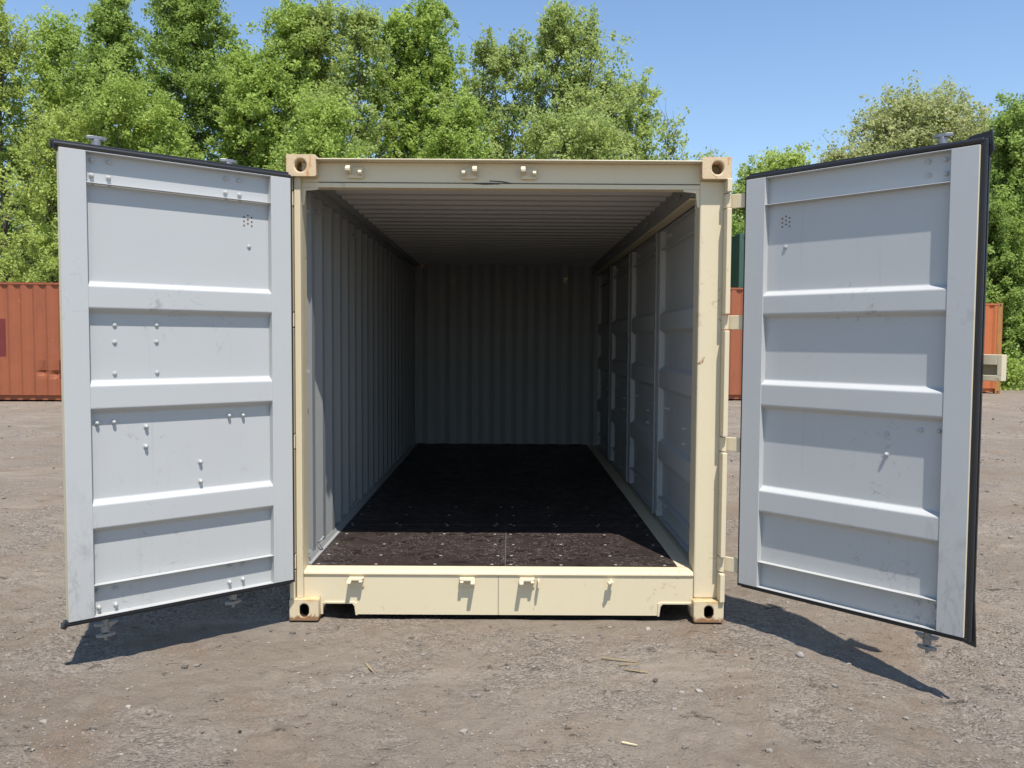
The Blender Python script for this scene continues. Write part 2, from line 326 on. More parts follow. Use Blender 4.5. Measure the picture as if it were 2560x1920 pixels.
def rock(name, loc, s, seed, label, col):
    bm = bmesh.new(); bmesh.ops.create_icosphere(bm, subdivisions=3, radius=1.0); r = random.Random(seed)
    d = [Vector((r.uniform(-1, 1), r.uniform(-1, 1), r.uniform(-1, 1))).normalized() for _ in range(9)]; h = [r.uniform(.62, .9) for _ in d]
    for v in bm.verts:
        for q, k in zip(d, h):
            e = v.co.dot(q)
            if e > k: v.co -= q*(e-k)
        v.co = Vector((v.co.x*s[0], v.co.y*s[1], v.co.z*s[2]))
    me = bpy.data.meshes.new(name); bm.to_mesh(me); bm.free()
    me.materials.append(mat('stone_'+str(seed), col, 0.9, 0.1, lambda t, b, c: (t.links.new(mix(t, noise(t, 40, 4), tuple(x*.7 for x in c), tuple(x*1.2 for x in c)), b.inputs['Base Color']), bump(t, b, noise(t, 60, 4), 0.5, 0.004))))
    o = bpy.data.objects.new(name, me); COL.objects.link(o); z = float(gz(np.array([loc[0]]), np.array([loc[1]]))[0])
    o.location = (*loc, z + s[2]*0.55); o.rotation_euler = (0, 0, r.uniform(0, 6)); return tag(o, label, 'stone', 'small stones lying on the dirt')
rock('stone', (1.50, -0.44), (.022, .019, .018), 3, 'grey knuckle-sized stone just in front of the right door shadow', (.33, .30, .27))
rock('stone', (0.882, -0.90), (.021, .015, .007), 4, 'flat pale oval pebble on open dirt below the right corner casting', (.40, .36, .31))
rock('stone', (0.70, -0.80), (.013, .012, .009), 5, 'small dark stone between the wood splinters and the flat pebble', (.10, .09, .08))
rock('stone', (-1.063, -1.375), (.009, .008, .006), 6, 'tiny black stone alone on bare dirt toward the lower left', (.05, .045, .04))
def splinter(loc, L, w, az, label, cat='splinter', m_=None, tilt=0.03):
    mb = MB(); n = 9; r = random.Random(int(L*1e4)); top = []; bot = []
    for i in range(n):
        t = i/(n-1); ww = w*(0.35+0.65*math.sin(math.pi*min(1, t*0.8+0.25)))*r.uniform(.8, 1.15); x = (t-.5)*L; k = r.uniform(-.1, .1)*w
        top.append((x, k+ww/2)); bot.append((x, k-ww/2))
    mb.prism(top + bot[::-1], 2, 0, 0.003); o = mb.build('wood_splinter', m_ or M_wood)
    z = float(gz(np.array([loc[0]]), np.array([loc[1]]))[0]); o.location = (*loc, z + 0.007); o.rotation_euler = (r.uniform(-.05, .05), tilt, math.radians(az)); return tag(o, label, cat, 'wood pieces lying on the dirt')
splinter((0.565, -0.545), .185, .010, -16, 'longest tan wood splinter, topmost of the three in front of the sill')
splinter((0.600, -0.615), .100, .007, 14, 'short thin wood splinter, middle of the three in front of the sill')
splinter((0.640, -0.70), .145, .009, -20, 'slim tan splinter with forked tip, lowest of the three in front of the sill')
splinter((-0.655, -0.70), .120, .011, -62, 'tan wood splinter lying alone in front of the left forklift pocket')
splinter((0.490, -1.42), .062, .012, -18, 'pale yellow wood chip in the gravel near the bottom of the view', 'wood chip', mat('pale_chip', (.72, .60, .38), .8, .1, lambda t, b, c: t.links.new(mix(t, noise(t, 60, 3), c, (.5, .4, .24)), b.inputs['Base Color'])))

# ------------------------------------------------------------- the open container
BOX = empty('shipping_container', (0, 0, 0))
tag(BOX, 'cream shipping container standing in the middle with both end doors swung open', 'shipping container')
XL, XR = -1.151, 1.060      # inner faces of the two front posts
# corner castings
def casting(x0, x1, y0, y1, z0, z1, front, side, toph, name='corner_casting'):
    mb = MB(); w, d, h = x1-x0, y1-y0, z1-z0
    if front: plate_hole(mb, (x0, y0, z0), (1, 0, 0), (0, 0, 1), w, h, rounded(w/2+front[2], h/2+front[3], front[0], front[1]), 0.115, (0, -1, 0), 0, 0 if z0 > 1 else 1)
    else: mb.add([(x0, y0, z0), (x1, y0, z0), (x1, y0, z1), (x0, y0, z1)], [(0, 1, 2, 3)])
    sx = x0 if side < 0 else x1; ox = x1 if side < 0 else x0
    plate_hole(mb, (sx, y0, z0), (0, 1, 0), (0, 0, 1), d, h, rounded(d/2, h/2, 0.075, 0.05), 0.03, (side, 0, 0))
    mb.add([(ox, y0, z0), (ox, y1, z0), (ox, y1, z1), (ox, y0, z1)], [(0, 1, 2, 3)])
    mb.add([(x0, y1, z0), (x1, y1, z0), (x1, y1, z1), (x0, y1, z1)], [(0, 1, 2, 3)])
    if toph: plate_hole(mb, (x0, y0, z1), (1, 0, 0), (0, 1, 0), w, d, rounded(w/2, d/2, 0.06, 0.11), 0.03, (0, 0, 1))
    else: mb.add([(x0, y0, z1), (x1, y0, z1), (x1, y1, z1), (x0, y1, z1)], [(0, 1, 2, 3)])
    mb.add([(x0, y0, z0), (x1, y0, z0), (x1, y1, z0), (x0, y1, z0)], [(0, 1, 2, 3)])
    o = mb.build(name, [M_casting if z0 < 1 else M_casttop, M_hole], BOX, fix=False)
    bm = bmesh.new(); bm.from_mesh(o.data); bmesh.ops.remove_doubles(bm, verts=bm.verts, dist=1e-5); bmesh.ops.recalc_face_normals(bm, faces=bm.faces); bm.to_mesh(o.data); bm.free()
    b = o.modifiers.new('bevel', 'BEVEL'); b.width = 0.009; b.segments = 3; b.limit_method = 'ANGLE'; b.angle_limit = math.radians(60)
    return o
H = 2.591; LEN = 6.058
for sx in (-1, 1):
    a, b_ = (-1.219, -1.057) if sx < 0 else (1.057, 1.219)
    casting(a, b_, 0, .178, 2.473, H, (.064, .070, .004*sx if sx > 0 else -.004, .0), sx, True)
    casting(a if sx < 0 else 1.052, b_, 0, .178, .004, .122, (.050, .072, .0, -.002), sx, False)
    casting(a, b_, LEN-.178, LEN, 2.473, H, None, sx, True); casting(a, b_, LEN-.178, LEN, .004, .118, None, sx, False)
# rear posts, front posts
MB().box(-1.2, XL, .058, .175, .122, 2.473).box(-1.185, XL, .030, .058, .122, 2.473).build('corner_post', M_cream, BOX, .003)
MB().box(XR, 1.198, .058, .20, .122, 2.473).build('corner_post', M_cream, BOX, .010)
for sx in (-1, 1): MB().box(min(sx*1.152, sx*1.212), max(sx*1.152, sx*1.212), LEN-.12, LEN-.01, .118, 2.473).build('corner_post', M_cream, BOX, .005)
# raised hinge strips on the outside of each post, cut at the hinges
HZ = [(.288, .370), (.970, 1.048), (1.650, 1.728), (2.318, 2.395)]
for sx in (-1, 1):
    zz = [.122] + [v for h in HZ for v in (h[0]-.006, h[1]+.006)] + [2.473]
    for k in range(0, len(zz), 2):
        y0 = -.018 if sx > 0 else .008
        MB().box(min(sx*1.192, sx*1.219), max(sx*1.192, sx*1.219), y0, .176, zz[k], zz[k+1]).build('hinge_lug', M_cream, BOX, .004)
# header
mb = MB(); mb.box(-1.057, 1.057, -.002, .080, 2.563, 2.571); mb.box(-1.151, 1.062, .068, .080, 2.452, 2.563)
mb.box(-1.151, 1.062, .066, .150, 2.424, 2.4515); mb.box(-1.151, 1.062, .0805, .178, 2.4525, 2.588)
mb.build('door_header', M_cream, BOX, .003)
MB().box(-1.057, 1.057, .0635, .0675, 2.4495, 2.4535).build('header_seam', M_seal, BOX)
MB().prism([(-.11, 2.468), (-.04, 2.464), (.0, 2.457), (.03, 2.452), (.02, 2.449), (-.015, 2.453), (-.045, 2.459), (-.11, 2.463)], 1, .0655, .0685).prism([(-.24, 2.4535), (-.10, 2.4545), (-.05, 2.4525), (-.05, 2.4465), (-.14, 2.4440), (-.19, 2.4470)], 1, .0630, .0650).build('sealant_smear', M_seal, BOX)
for sx in (-1, 1):      # little gusset corners under the header
    x = XL if sx < 0 else XR
    MB().prism([(x, 2.424), (x - sx*.095, 2.424), (x - sx*.088, 2.412), (x - sx*.022, 2.405), (x - sx*.014, 2.33), (x, 2.322)], 1, .066, .078).build('header_gusset', M_cream, BOX, .002)
# sill with two forklift pockets
zb, zt, ys = .022, .246, .060
pock = [(-1.045, -.862, .084), (.870, 1.050, .088)]
out = [(-1.057, zb), (-1.045, zb)]; 
p = pock[0]; out += [(p[0], p[2]-.02), (p[0]+.02, p[2]), (p[1]-.015, p[2]), (p[1]-.006, p[2]-.012), (p[1]+.002, zb)]
p = pock[1]; out += [(p[0]-.002, zb), (p[0]+.006, p[2]-.012), (p[0]+.015, p[2]), (p[1]-.02, p[2]), (p[1], p[2]-.02), (p[1], zb), (1.057, zb)]
out += [(1.057, zt), (-1.150, zt), (-1.150, .1225), (-1.057, .1225)]
MB().prism(out, 1, ys, ys+.012).build('door_sill', M_cream, BOX)
for (a, b_, c) in pock:
    mb = MB(); left = a < 0
    o_ = [(a, c-.006), (a+.012, c+.012), (b_-.006, c+.012), (b_+.010, c+.004), (b_+.014, zb-.004), (b_+.003, zb-.004), (b_-.004, c-.014), (b_-.016, c), (a, c)] if left else \
         [(b_, c-.006), (b_, c+.012), (a+.006, c+.012), (a-.010, c+.004), (a-.014, zb-.004), (a-.003, zb-.004), (a+.004, c-.014), (a+.016, c), (b_, c)]
    mb.prism(o_[1:], 1, ys-.007, ys+.5).build('pocket_frame', M_creamr, BOX, .002)
    MB().box(a, b_, .55, 1.9, .10, .105).box(a-.01, a, .57, 1.9, .0, .105).box(b_, b_+.01, .57, 1.9, .0, .105).build('forklift_tunnel', M_cream, BOX)
MB().prism([(.056, .246), (.051, .255), (.054, .265), (.064, .271), (.125, .281), (.140, .281), (.140, .246)], 0, -1.150, 1.058).build('sill_ledge', M_creamr, BOX, .002)
MB().box(-.050, -.046, ys-.0025, ys, zb+.002, .244).build('weld_seam', mat('shaded_seam', (.24, .20, .15), .7, .2, lambda t, b, c: t.links.new(mix(t, noise(t, 25, 4), (.12, .10, .08), (.50, .42, .30)), b.inputs['Base Color'])), BOX)  # cream with the seam's shade put into its colour
# keepers on header and sill
def keeper(x, z, flip, low):
    mb = MB(); f = -1 if flip else 1
    mb.box(x-.043, x+.043, .050, .0675 if not low else ys, z-.032, z+.026)
    a = x - f*.034; b_ = x + f*.028
    if low:
        mb.prism([(.052, z+.024), (-.012, z+.016), (-.018, z+.004), (.052, z-.006)], 0, a-.012, a+.012)
        mb.prism([(.052, z+.024), (.016, z+.020), (.006, z+.006), (.052, z-.004)], 0, b_-.010, b_+.010)
        mb.box(x-.043, x+.043, .030, .050, z+.018, z+.027).prism([(x-.040, z+.026), (x+.040, z+.026), (x+.034, z+.012), (x-.034, z+.012)], 1, .012, .030)
    else:
        mb.prism([(.052, z+.022), (.006, z+.030), (-.016, z+.012), (-.014, z-.004), (.052, z-.014)], 0, a-.013, a+.013)
        mb.prism([(.052, z+.006), (.020, z+.008), (.008, z-.004), (.014, z-.016), (.052, z-.020)], 0, b_-.010, b_+.010)
    mb.build('cam_keeper', M_cream, BOX, .004)
for x, fl in ((-.850, False), (-.224, True), (.110, False)): keeper(x, 2.505, fl, False)
for x, fl in ((-.852, False), (-.226, True), (.115, False)): keeper(x, .214, fl, True)
MB().box(.058+.115, .060+.125, .01, .060, .190, .232).build('padlock_tab', M_cream, BOX, .002)
mb = MB(); mb.tube([(.590, .062, .222), (.588, .030, .224), (.580, .008, .224), (.568, -.004, .222)], [.011, .011, .010, .007], 10); mb.box(.566, .604, .012, .034, .218, .228)
mb.build('hook', M_cream, BOX, smooth=False)

# floor
MB().box(-1.13, -.012, .141, 5.95, .258, .282).box(-.008, .984, .141, 5.95, .258, .282).build('floor', M_floor, BOX)
FL = BOX.children[-1]
MB().box(-.0125, -.0075, .141, 5.94, .2815, .2835).build('floor_joint', mat('joint_dust', (.16, .155, .16), .8, .2, lambda t, b, c: t.links.new(mix(t, noise(t, 30, 5, .7), (.02, .02, .02), (.17, .165, .165)), b.inputs['Base Color'])), FL)
MB().box(-1.13, .984, 1.222, 1.227, .2815, .2828).build('floor_joint', M_seal, FL)
sc = MB(); sc.tube([(0, 0, 0), (0, 0, .0015)], .0095, 10); s0 = None
for y in (.172, .375, .655, .935, 1.195, 1.255, 1.56, 1.86):
    for x in (-1.085, -.765, -.42, -.070, .040, .33, .635, .93):
        jx, jy = random.uniform(-.02, .02), random.uniform(-.008, .008)
        if s0 is None: s0 = sc.build('screw', M_screw, FL); s0.location = (x+jx, y+jy, .2825)
        else: copy(s0, FL, location=(x+jx, y+jy, .2825))
# undersides and rails
MB().box(-1.219, -1.15, .178, LEN-.178, .06, .27).build('bottom_side_rail', M_cream, BOX, .003)
MB().box(.986, 1.219, .178, LEN-.178, .06, .268).prism([(.984, .268), (.984, .284), (1.075, .280), (1.078, .268)], 1, .150, LEN-.18).build('bottom_side_rail', M_cream, BOX, .002)
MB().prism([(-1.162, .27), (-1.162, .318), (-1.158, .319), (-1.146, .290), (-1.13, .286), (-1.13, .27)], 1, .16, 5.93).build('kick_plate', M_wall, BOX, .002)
for y in np.arange(.4, 5.9, .42): MB().box(-1.15, .985, y, y+.045, .10, .257).build('cross_member', M_cream, BOX)
# left wall, back wall, roof: corrugated sheets
def corrug(n0, n1, per=.278, d=.036, face=.072, sl=.067):
    pts = []; x = n0; k = 0; seq = [(face, 0), (sl, 1), (face-.0, 1), (sl, 0)]
    lv = 0; pts.append((x, 0)); i = 0
    while x < n1 - 1e-6:
        w, l = seq[i % 4]; x2 = min(n1, x+w)
        t = (x2-x)/w; a = pts[-1][1]; bb = l*d
        pts.append((x2, a + (bb-a)*t if i % 4 in (1, 3) else a)); x = x2; i += 1
    return pts
pr = corrug(.175, 5.92)
mb = MB(); n = len(pr)
v = [(-1.193+o, y, z) for z in (.27, 2.44) for (y, o) in pr] + [(-1.195+o, y, z) for z in (.27, 2.44) for (y, o) in pr]
mb.add(v, [(i, i+1, n+i+1, n+i) for i in range(n-1)], 0).f += [(2*n+i, 3*n+i, 3*n+i+1, 2*n+i+1) for i in range(n-1)]; mb.m += [1]*(n-1)
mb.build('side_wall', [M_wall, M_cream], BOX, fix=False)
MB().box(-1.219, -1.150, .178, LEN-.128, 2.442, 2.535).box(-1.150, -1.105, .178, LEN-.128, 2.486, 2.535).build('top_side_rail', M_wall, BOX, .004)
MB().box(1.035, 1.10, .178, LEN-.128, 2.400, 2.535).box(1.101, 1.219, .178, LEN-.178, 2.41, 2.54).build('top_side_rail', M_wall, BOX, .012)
MB().box(1.028, 1.098, .178, LEN-.178, 2.386, 2.3985).build('top_rail_lip', M_cream, BOX, .003)
# roof
pr = corrug(.152, 5.95, .209, .026, .070, .034); mb = MB(); n = len(pr)
v = [(x, y, 2.512+o) for x in (-1.12, 1.06) for (y, o) in pr] + [(x, y, 2.5145+o) for x in (-1.12, 1.06) for (y, o) in pr]
mb.add(v, [(i, n+i, n+i+1, i+1) for i in range(n-1)], 0).f += [(2*n+i, 2*n+i+1, 3*n+i+1, 3*n+i) for i in range(n-1)]; mb.m += [1]*(n-1)
mb.build('roof', [M_ceil, M_cream], BOX, fix=False)
MB().box(-1.2, 1.2, .180, LEN-.01, 2.541, 2.5455).build('roof_light_blocker', M_cream, BOX)  # unseen flat sheet added to stop light leaking through roof gaps
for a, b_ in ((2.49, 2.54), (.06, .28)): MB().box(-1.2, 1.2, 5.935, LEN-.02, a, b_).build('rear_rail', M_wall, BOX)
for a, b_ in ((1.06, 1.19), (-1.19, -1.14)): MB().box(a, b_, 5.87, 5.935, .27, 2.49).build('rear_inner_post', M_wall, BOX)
MB().box(-1.218, -1.2, .06, LEN-.1, .27, 2.445).build('outer_side_skin', M_cream, BOX)
# back wall with two small perforated vents
def perf(mb, cx, cz, w, h, y, d, r=.0048):
    nx_, nz_ = 4, 5; cw, ch = w/nx_, h/nz_
    for i in range(nx_):
        for j in range(nz_):
            x0, z0 = cx-w/2+i*cw, cz-h/2+j*ch
            if (i+j) % 2 == 0 or i in (0,) and j in (0, 4): mb.add([(x0, y, z0), (x0+cw, y, z0), (x0+cw, y, z0+ch), (x0, y, z0+ch)], [(0, 1, 2, 3)]); continue
            o_ = [(x0, z0), (x0+cw/2, z0), (x0+cw, z0), (x0+cw, z0+ch/2), (x0+cw, z0+ch), (x0+cw/2, z0+ch), (x0, z0+ch), (x0, z0+ch/2)]
            q = [(x0+cw/2+r*math.cos(a), z0+ch/2+r*math.sin(a)) for a in (math.radians(225+45*k) for k in range(8))]
            mb.add([(a, y, b) for a, b in o_+q], [(k, (k+1) % 8, 8+(k+1) % 8, 8+k) for k in range(8)])
pr = [(x-1.15, o) for x, o in corrug(0, 2.25)]; mb = MB()
vents = [(-.707, 2.32), (.685, 2.32)]; yb = 5.93
for i in range(len(pr)-1):
    (x0, o0), (x1, o1) = pr[i], pr[i+1]; zs = [(.27, 2.45)]
    mb.add([(x0, yb-o0, .27), (x1, yb-o1, .27), (x1, yb-o1, 2.51), (x0, yb-o0, 2.51)], [(0, 1, 2, 3)])
end = mb
# cut: drop the faces that hold a vent and rebuild them round the perforated patch
nf = []; nm = []
for f in end.f:
    xs = [end.v[i][0] for i in f]; ys_ = [end.v[i][1] for i in f]; hit = None
    for (cx, cz) in vents:
        if min(xs) <= cx <= max(xs): hit = (cx, cz)
    if not hit: nf.append(f); nm.append(0)
    else:
        k = (min(xs), max(xs), ys_[0], ys_[1]); hit_ = hit
        x0, x1 = k[0], k[1]; yy = lambda x: k[2] + (k[3]-k[2])*(x-x0)/max(1e-6, x1-x0); cx, cz = (x0+x1)/2, hit[1]; w, h = min(.054, (x1-x0)*.98), .075
        b0 = len(end.v)
        for (a, b_, c, d) in ((x0, x1, .27, cz-h/2), (x0, x1, cz+h/2, 2.51), (x0, cx-w/2, cz-h/2, cz+h/2), (cx+w/2, x1, cz-h/2, cz+h/2)):
            k0 = len(end.v); end.v += [(a, yy(a), c), (b_, yy(b_), c), (b_, yy(b_), d), (a, yy(a), d)]; nf.append((k0, k0+1, k0+2, k0+3)); nm.append(0)
        pm = MB(); perf(pm, cx, cz, w, h, 0, 0); pm.v = [(x, yy(x), z) for (x, _, z) in pm.v]
        k0 = len(end.v); end.v += pm.v; nf += [tuple(i+k0 for i in g) for g in pm.f]; nm += [0]*len(pm.f)
end.f, end.m = nf, nm
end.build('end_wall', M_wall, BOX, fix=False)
# lashing rings
def ring(x, y, z, sx, up):
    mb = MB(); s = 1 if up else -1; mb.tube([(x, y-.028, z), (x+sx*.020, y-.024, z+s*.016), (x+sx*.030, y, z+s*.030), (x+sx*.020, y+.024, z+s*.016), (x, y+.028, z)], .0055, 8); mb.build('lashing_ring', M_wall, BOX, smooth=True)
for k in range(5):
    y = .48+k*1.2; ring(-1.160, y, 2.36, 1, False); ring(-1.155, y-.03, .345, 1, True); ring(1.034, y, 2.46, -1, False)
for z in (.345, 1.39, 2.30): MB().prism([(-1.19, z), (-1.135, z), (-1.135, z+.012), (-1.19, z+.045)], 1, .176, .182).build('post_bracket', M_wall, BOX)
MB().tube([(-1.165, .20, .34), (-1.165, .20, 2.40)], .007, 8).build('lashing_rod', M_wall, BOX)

# ------------------------------------------------------------- door leaves
D_ = .040
def leaf(L, z0, z1, st0, st1, ribs, liptop, lipbot, s, name, parent, gasket=True):
    """u along the leaf from the hinge, w towards the inside (s flips y), z up"""
    mb = MB(); Mi, Mo = 0, 1
    zi0, zi1 = z0, z1
    def bx(u0, u1, w0, w1, a, b, mi):  # mi: list of six or int
        y0, y1 = sorted((s*w0, s*w1)); mb.box(u0, u1, y0, y1, a, b, mi)
    infs = 3 if s > 0 else 2          # which of the box's faces looks inward
    def m6(inner_sides=()):
        r = [Mo]*6; r[infs] = Mi
        for k in inner_sides: r[k] = Mi
        return r
    # box faces: -z +z -y +y -x +x
    bx(0, st0, -.050, 0, z0, z1, m6((5,))); bx(L-st1, L, -.050, 0, z0, z1, m6((4,)))
    a, b = st0, L-st1
    prof = [(z1-.004, -.0385)]
    bx(a, b, -.050, -.001, z1-.004, z1, m6((0, 1))); bx(a, b, -.050, -.001, z0, z0+.004, m6((0, 1)))
    bx(a, b, -.0385, -.002, liptop-.004, liptop, Mi); bx(a, b, -.0385, -.002, lipbot-.004, lipbot, Mi)
    # ribbed sheet between the flanges
    pz = [(z1-.002, -D_)]
    for (zt, zf, zb_, ze) in ribs: pz += [(zt, -D_), (zf, -.003), (zb_, -.003), (ze, -D_)]
    pz += [(z0+.002, -D_)]
    # round the folds
    q = [pz[0]]
    for i in range(1, len(pz)-1):
        p0, p1, p2 = map(lambda t: Vector((t[0], t[1])), (pz[i-1], pz[i], pz[i+1])); r = .007
        A = p1 + (p0-p1).normalized()*r; B = p1 + (p2-p1).normalized()*r
        for t in (0, .33, .67, 1): c = A*(1-t)**2 + p1*2*t*(1-t) + B*t*t; q.append((c.x, c.y))
    q.append(pz[-1]); n = len(q)
    us = [a, (a+b)/2, b] if True else [a, b]; k = len(us)
    for off, mi in ((0, Mi), (-.0025, Mo)):
        v = [(u, s*(w+off), z) for u in us for (z, w) in q]
        fs = [(j*n+i, j*n+i+1, (j+1)*n+i+1, (j+1)*n+i) for j in range(k-1) for i in range(n-1)]
        flip = (s > 0) ^ (off != 0)
        mb.add(v, [f[::-1] if flip else f for f in fs], mi)
    o = mb.build(name, [M_white, M_cream], parent, fix=False)
    me = o.data; 
    bv = o.modifiers.new('bevel', 'BEVEL'); bv.width = .0018; bv.segments = 2; bv.limit_method = 'ANGLE'; bv.angle_limit = math.radians(70)
    return o
def bolts(door, s, lst, w0=-D_, k=1.0):
    b0 = None
    for i, (u, z) in enumerate(lst):
        if b0 is None:
            mb = MB(); mb.tube([(0, 0, 0), (0, s*.004*k, 0), (0, s*.005*k, 0), (0, s*.014*k, 0), (0, s*.019*k, 0)], [.012, .012, .0085, .009, .004], 10)
            b0 = mb.build('bolt', M_white, door, smooth=False); b0.location = (u, s*w0, z)
        else: c = copy(b0, door, location=(u, s*w0, z))
def longbolt(door, s, u, z, L):
    MB().tube([(u, -s*D_, z), (u, s*(L-D_), z)], .0055, 8).tube([(u, s*(L-D_-.008), z), (u, s*(L-D_), z)], .010, 6).build('bolt', M_white, door)
def vent(door, s, u, z):
    mb = MB()
    for du, dz in ((0, .028), (0, .006), (0, -.0145), (-.021, .018), (-.021, -.004), (-.021, -.026), (.021, .018), (.021, -.004), (.021, -.026)):
        mb.tube([(u+du, -s*(D_+.001), z+dz), (u+du, -s*(D_-.0010), z+dz)], .0048, 10)
    mb.build('vent', M_rust, door)
def lock_rod(door, s, u, zlo, zhi, side):
    mb = MB(); w = -.082
    mb.tube([(u, s*w, zlo), (u, s*w, zhi)], .0165, 12)
    for z, d in ((zhi, 1), (zlo, -1)):
        mb.tube([(u, s*w, z-.012), (u, s*w, z+.02), ], .020, 12)
        zt = z+d*.028
        # upper blade: tapered both ways; lower blade: slanting out to one side
        a, b = sorted((zt-.008*d, zt+.008*d))
        mb.prism([(u-.044, s*w-.005), (u-.018, s*w-.018), (u+.018, s*w-.018), (u+.044, s*w-.005), (u+.044, s*w+.005), (u+.018, s*w+.016), (u-.018, s*w+.016), (u-.044, s*w+.005)], 2, a, b)
        mb.prism([(u+.010*side, z-.004*d), (u+.010*side, z-.034*d), (u+.055*side, z-.036*d), (u+.055*side, z-.029*d)], 1, s*w-.012, s*w+.012)
        mb.prism([(u-.010*side, z-.016*d), (u-.010*side, z-.034*d), (u-.050*side, z-.034*d), (u-.050*side, z-.022*d)], 1, s*w-.012, s*w+.012)
    mb.tube([(u, s*w, zlo-.02), (u, s*w, zlo-.055)], [.010, .008], 8)
    mb.build('lock_rod', M_galv, door, .002)
def handle(door, s, u, z):
    mb = MB(); d = -1 if u > .6 else 1
    mb.tube([(u, -s*.100, z), (u+d*.06, -s*.112, z), (u+d*.30, -s*.112, z-.01), (u+d*.42, -s*.112, z-.01)], .010, 8); mb.build('door_handle', M_galv, door)
ribsL = [(1.846, 1.826, 1.722, 1.698), (1.380, 1.358, 1.248, 1.224), (.812, .792, .680, .656)]
def place(o, p0, p1):
    a = math.atan2(p1[1]-p0[1], p1[0]-p0[0]); o.location = (p0[0], p0[1], 0); o.rotation_euler = (0, 0, a)
# left door
LD = leaf(1.127, .256, 2.447, .112, .112, ribsL, 2.305, .410, 1, 'door', BOX); place(LD, (-1.178, -.070), (-2.039, -.797))
tag(LD, 'left door leaf, white grey inside with many bolts and scuffs')
bolts(LD, 1, [(.982, 2.412), (.907, 2.413), (.984, 2.341), (.909, 2.339), (.344, 2.407), (.271, 2.406), (.345, 2.335), (.27, 2.332),
              (.981, 1.179), (.905, 1.18), (.339, 1.181), (.264, 1.179), (.756, 1.149), (.759, 1.051), (.492, .951), (.492, .851), (.991, .374), (.911, .370), (.346, .382), (.272, .380), (.988, .293), (.911, .292), (.346, .299), (.273, .302)])
bolts(LD, 1, [(.22, 2.069), (.894, 1.563), (.70, 1.566), (.896, 1.413), (.699, 1.414), (.893, 1.645), (.698, 1.648)], k=.42)
vent(LD, 1, .224, 2.203); lock_rod(LD, 1, .947, .165, 2.498, -1); lock_rod(LD, 1, .309, .200, 2.480, 1); handle(LD, 1, .947, 1.2); handle(LD, 1, .309, 1.15)
mb = MB(); L = 1.127
def gbar(mb, s, u0, u1, w0, w1, z0, z1): y0, y1 = sorted((s*w0, s*w1)); mb.box(u0, u1, y0, y1, z0, z1)
mb.tube([(-.010, -.022, 2.459), (L+.018, -.022, 2.464)], .0125, 10); gbar(mb, 1, -.012, L+.026, -.060, -.044, 2.449, 2.488)
gbar(mb, 1, -.010, L+.012, -.050, -.004, .240, .2545); gbar(mb, 1, -.012, L+.022, -.060, -.046, .222, .246)
gbar(mb, 1, -.012, -.0005, -.050, -.004, .240, 2.462)
mb.prism([(L+.0, 2.470), (L+.024, 2.486), (L+.016, 2.445), (L+.0, 2.43)], 1, -.043, -.018); mb.prism([(L, .262), (L+.012, .262), (L+.030, .228), (L+.010, .222), (L, .238)], 1, -.043, -.010)
mb.build('gasket', M_rubber, LD, .003)
# right door
RD = leaf(1.173, .242, 2.460, .115, .120, [(1.852, 1.830, 1.730, 1.706), (1.376, 1.354, 1.240, 1.216), (.798, .776, .664, .640)], 2.315, .385, -1, 'door', BOX); place(RD, (1.288, -.039), (2.079, -.905))
tag(RD, 'right door leaf, white grey inside with thick black rubber at its outer edge')
bolts(RD, -1, [(.94, 2.435-.012), (1.018, 2.423), (.942, 2.36), (1.021, 2.358), (.784, 1.139), (.942, 1.171), (1.026, 1.173), (.952, .345), (1.032, .346), (.952, .268), (1.034, .269)], k=.7)
bolts(RD, -1, [(.785, 1.040)], k=.85); bolts(RD, -1, [(.22, 2.085)], k=.4)
vent(RD, -1, .219, 2.218); lock_rod(RD, -1, .985, .155, 2.515, -1); handle(RD, -1, .985, 1.2)
mb = MB(); L = 1.173; s = -1
mb.tube([(-.010, .022, 2.472), (L+.010, .022, 2.480)], .013, 10); gbar(mb, s, -.012, L+.03, -.060, -.044, 2.462, 2.500)
gbar(mb, s, -.010, L+.012, -.050, -.004, .226, .2405); gbar(mb, s, -.012, L+.012, -.060, -.046, .208, .232)
gbar(mb, s, -.010, -.0005, -.050, -.004, .226, 2.474)
mb.tube([(L+.014, .024, .222), (L+.014, .024, 2.486)], .013, 10); gbar(mb, s, L-.002, L+.010, -.036, -.012, .225, 2.474)
mb.build('gasket', M_rubber, RD, .003)
MB().prism([(L-.085, 2.490), (L-.060, 2.512), (L+.032, 2.527), (L+.042, 2.439), (L+.026, 2.409), (L+.026, .42), (L+.038, .196), (L-.01, .206), (L-.01, 2.48)], 1, .046, .060).build('gasket_flap', M_rubber, RD, .002)
# padlock guard box on the outer face
mb = MB(); u0, u1, z0, z1 = L-.06, L+.092, 1.413, 1.532; a, b = .095, .150
mb.box(u0, u1, b-.006, b, z0, z1); mb.box(u1-.006, u1, a, b-.006, z0, z1); mb.box(u0, u1-.006, a, b-.006, z1-.006, z1); mb.box(u0, u1-.006, a, b-.006, z0, z0+.006)
mb.box(u0, u1-.020, a-.006, a, z1-.046, z1); mb.box(u0, u1, a-.006, a, z0, z0+.026); mb.box(u1-.020, u1, a-.006, a, z0+.026, z1)
mb.box(u0-.03, u0+.02, .050, a, z0+.02, z1-.02); mb.build('lock_box', M_cream, RD, .002)
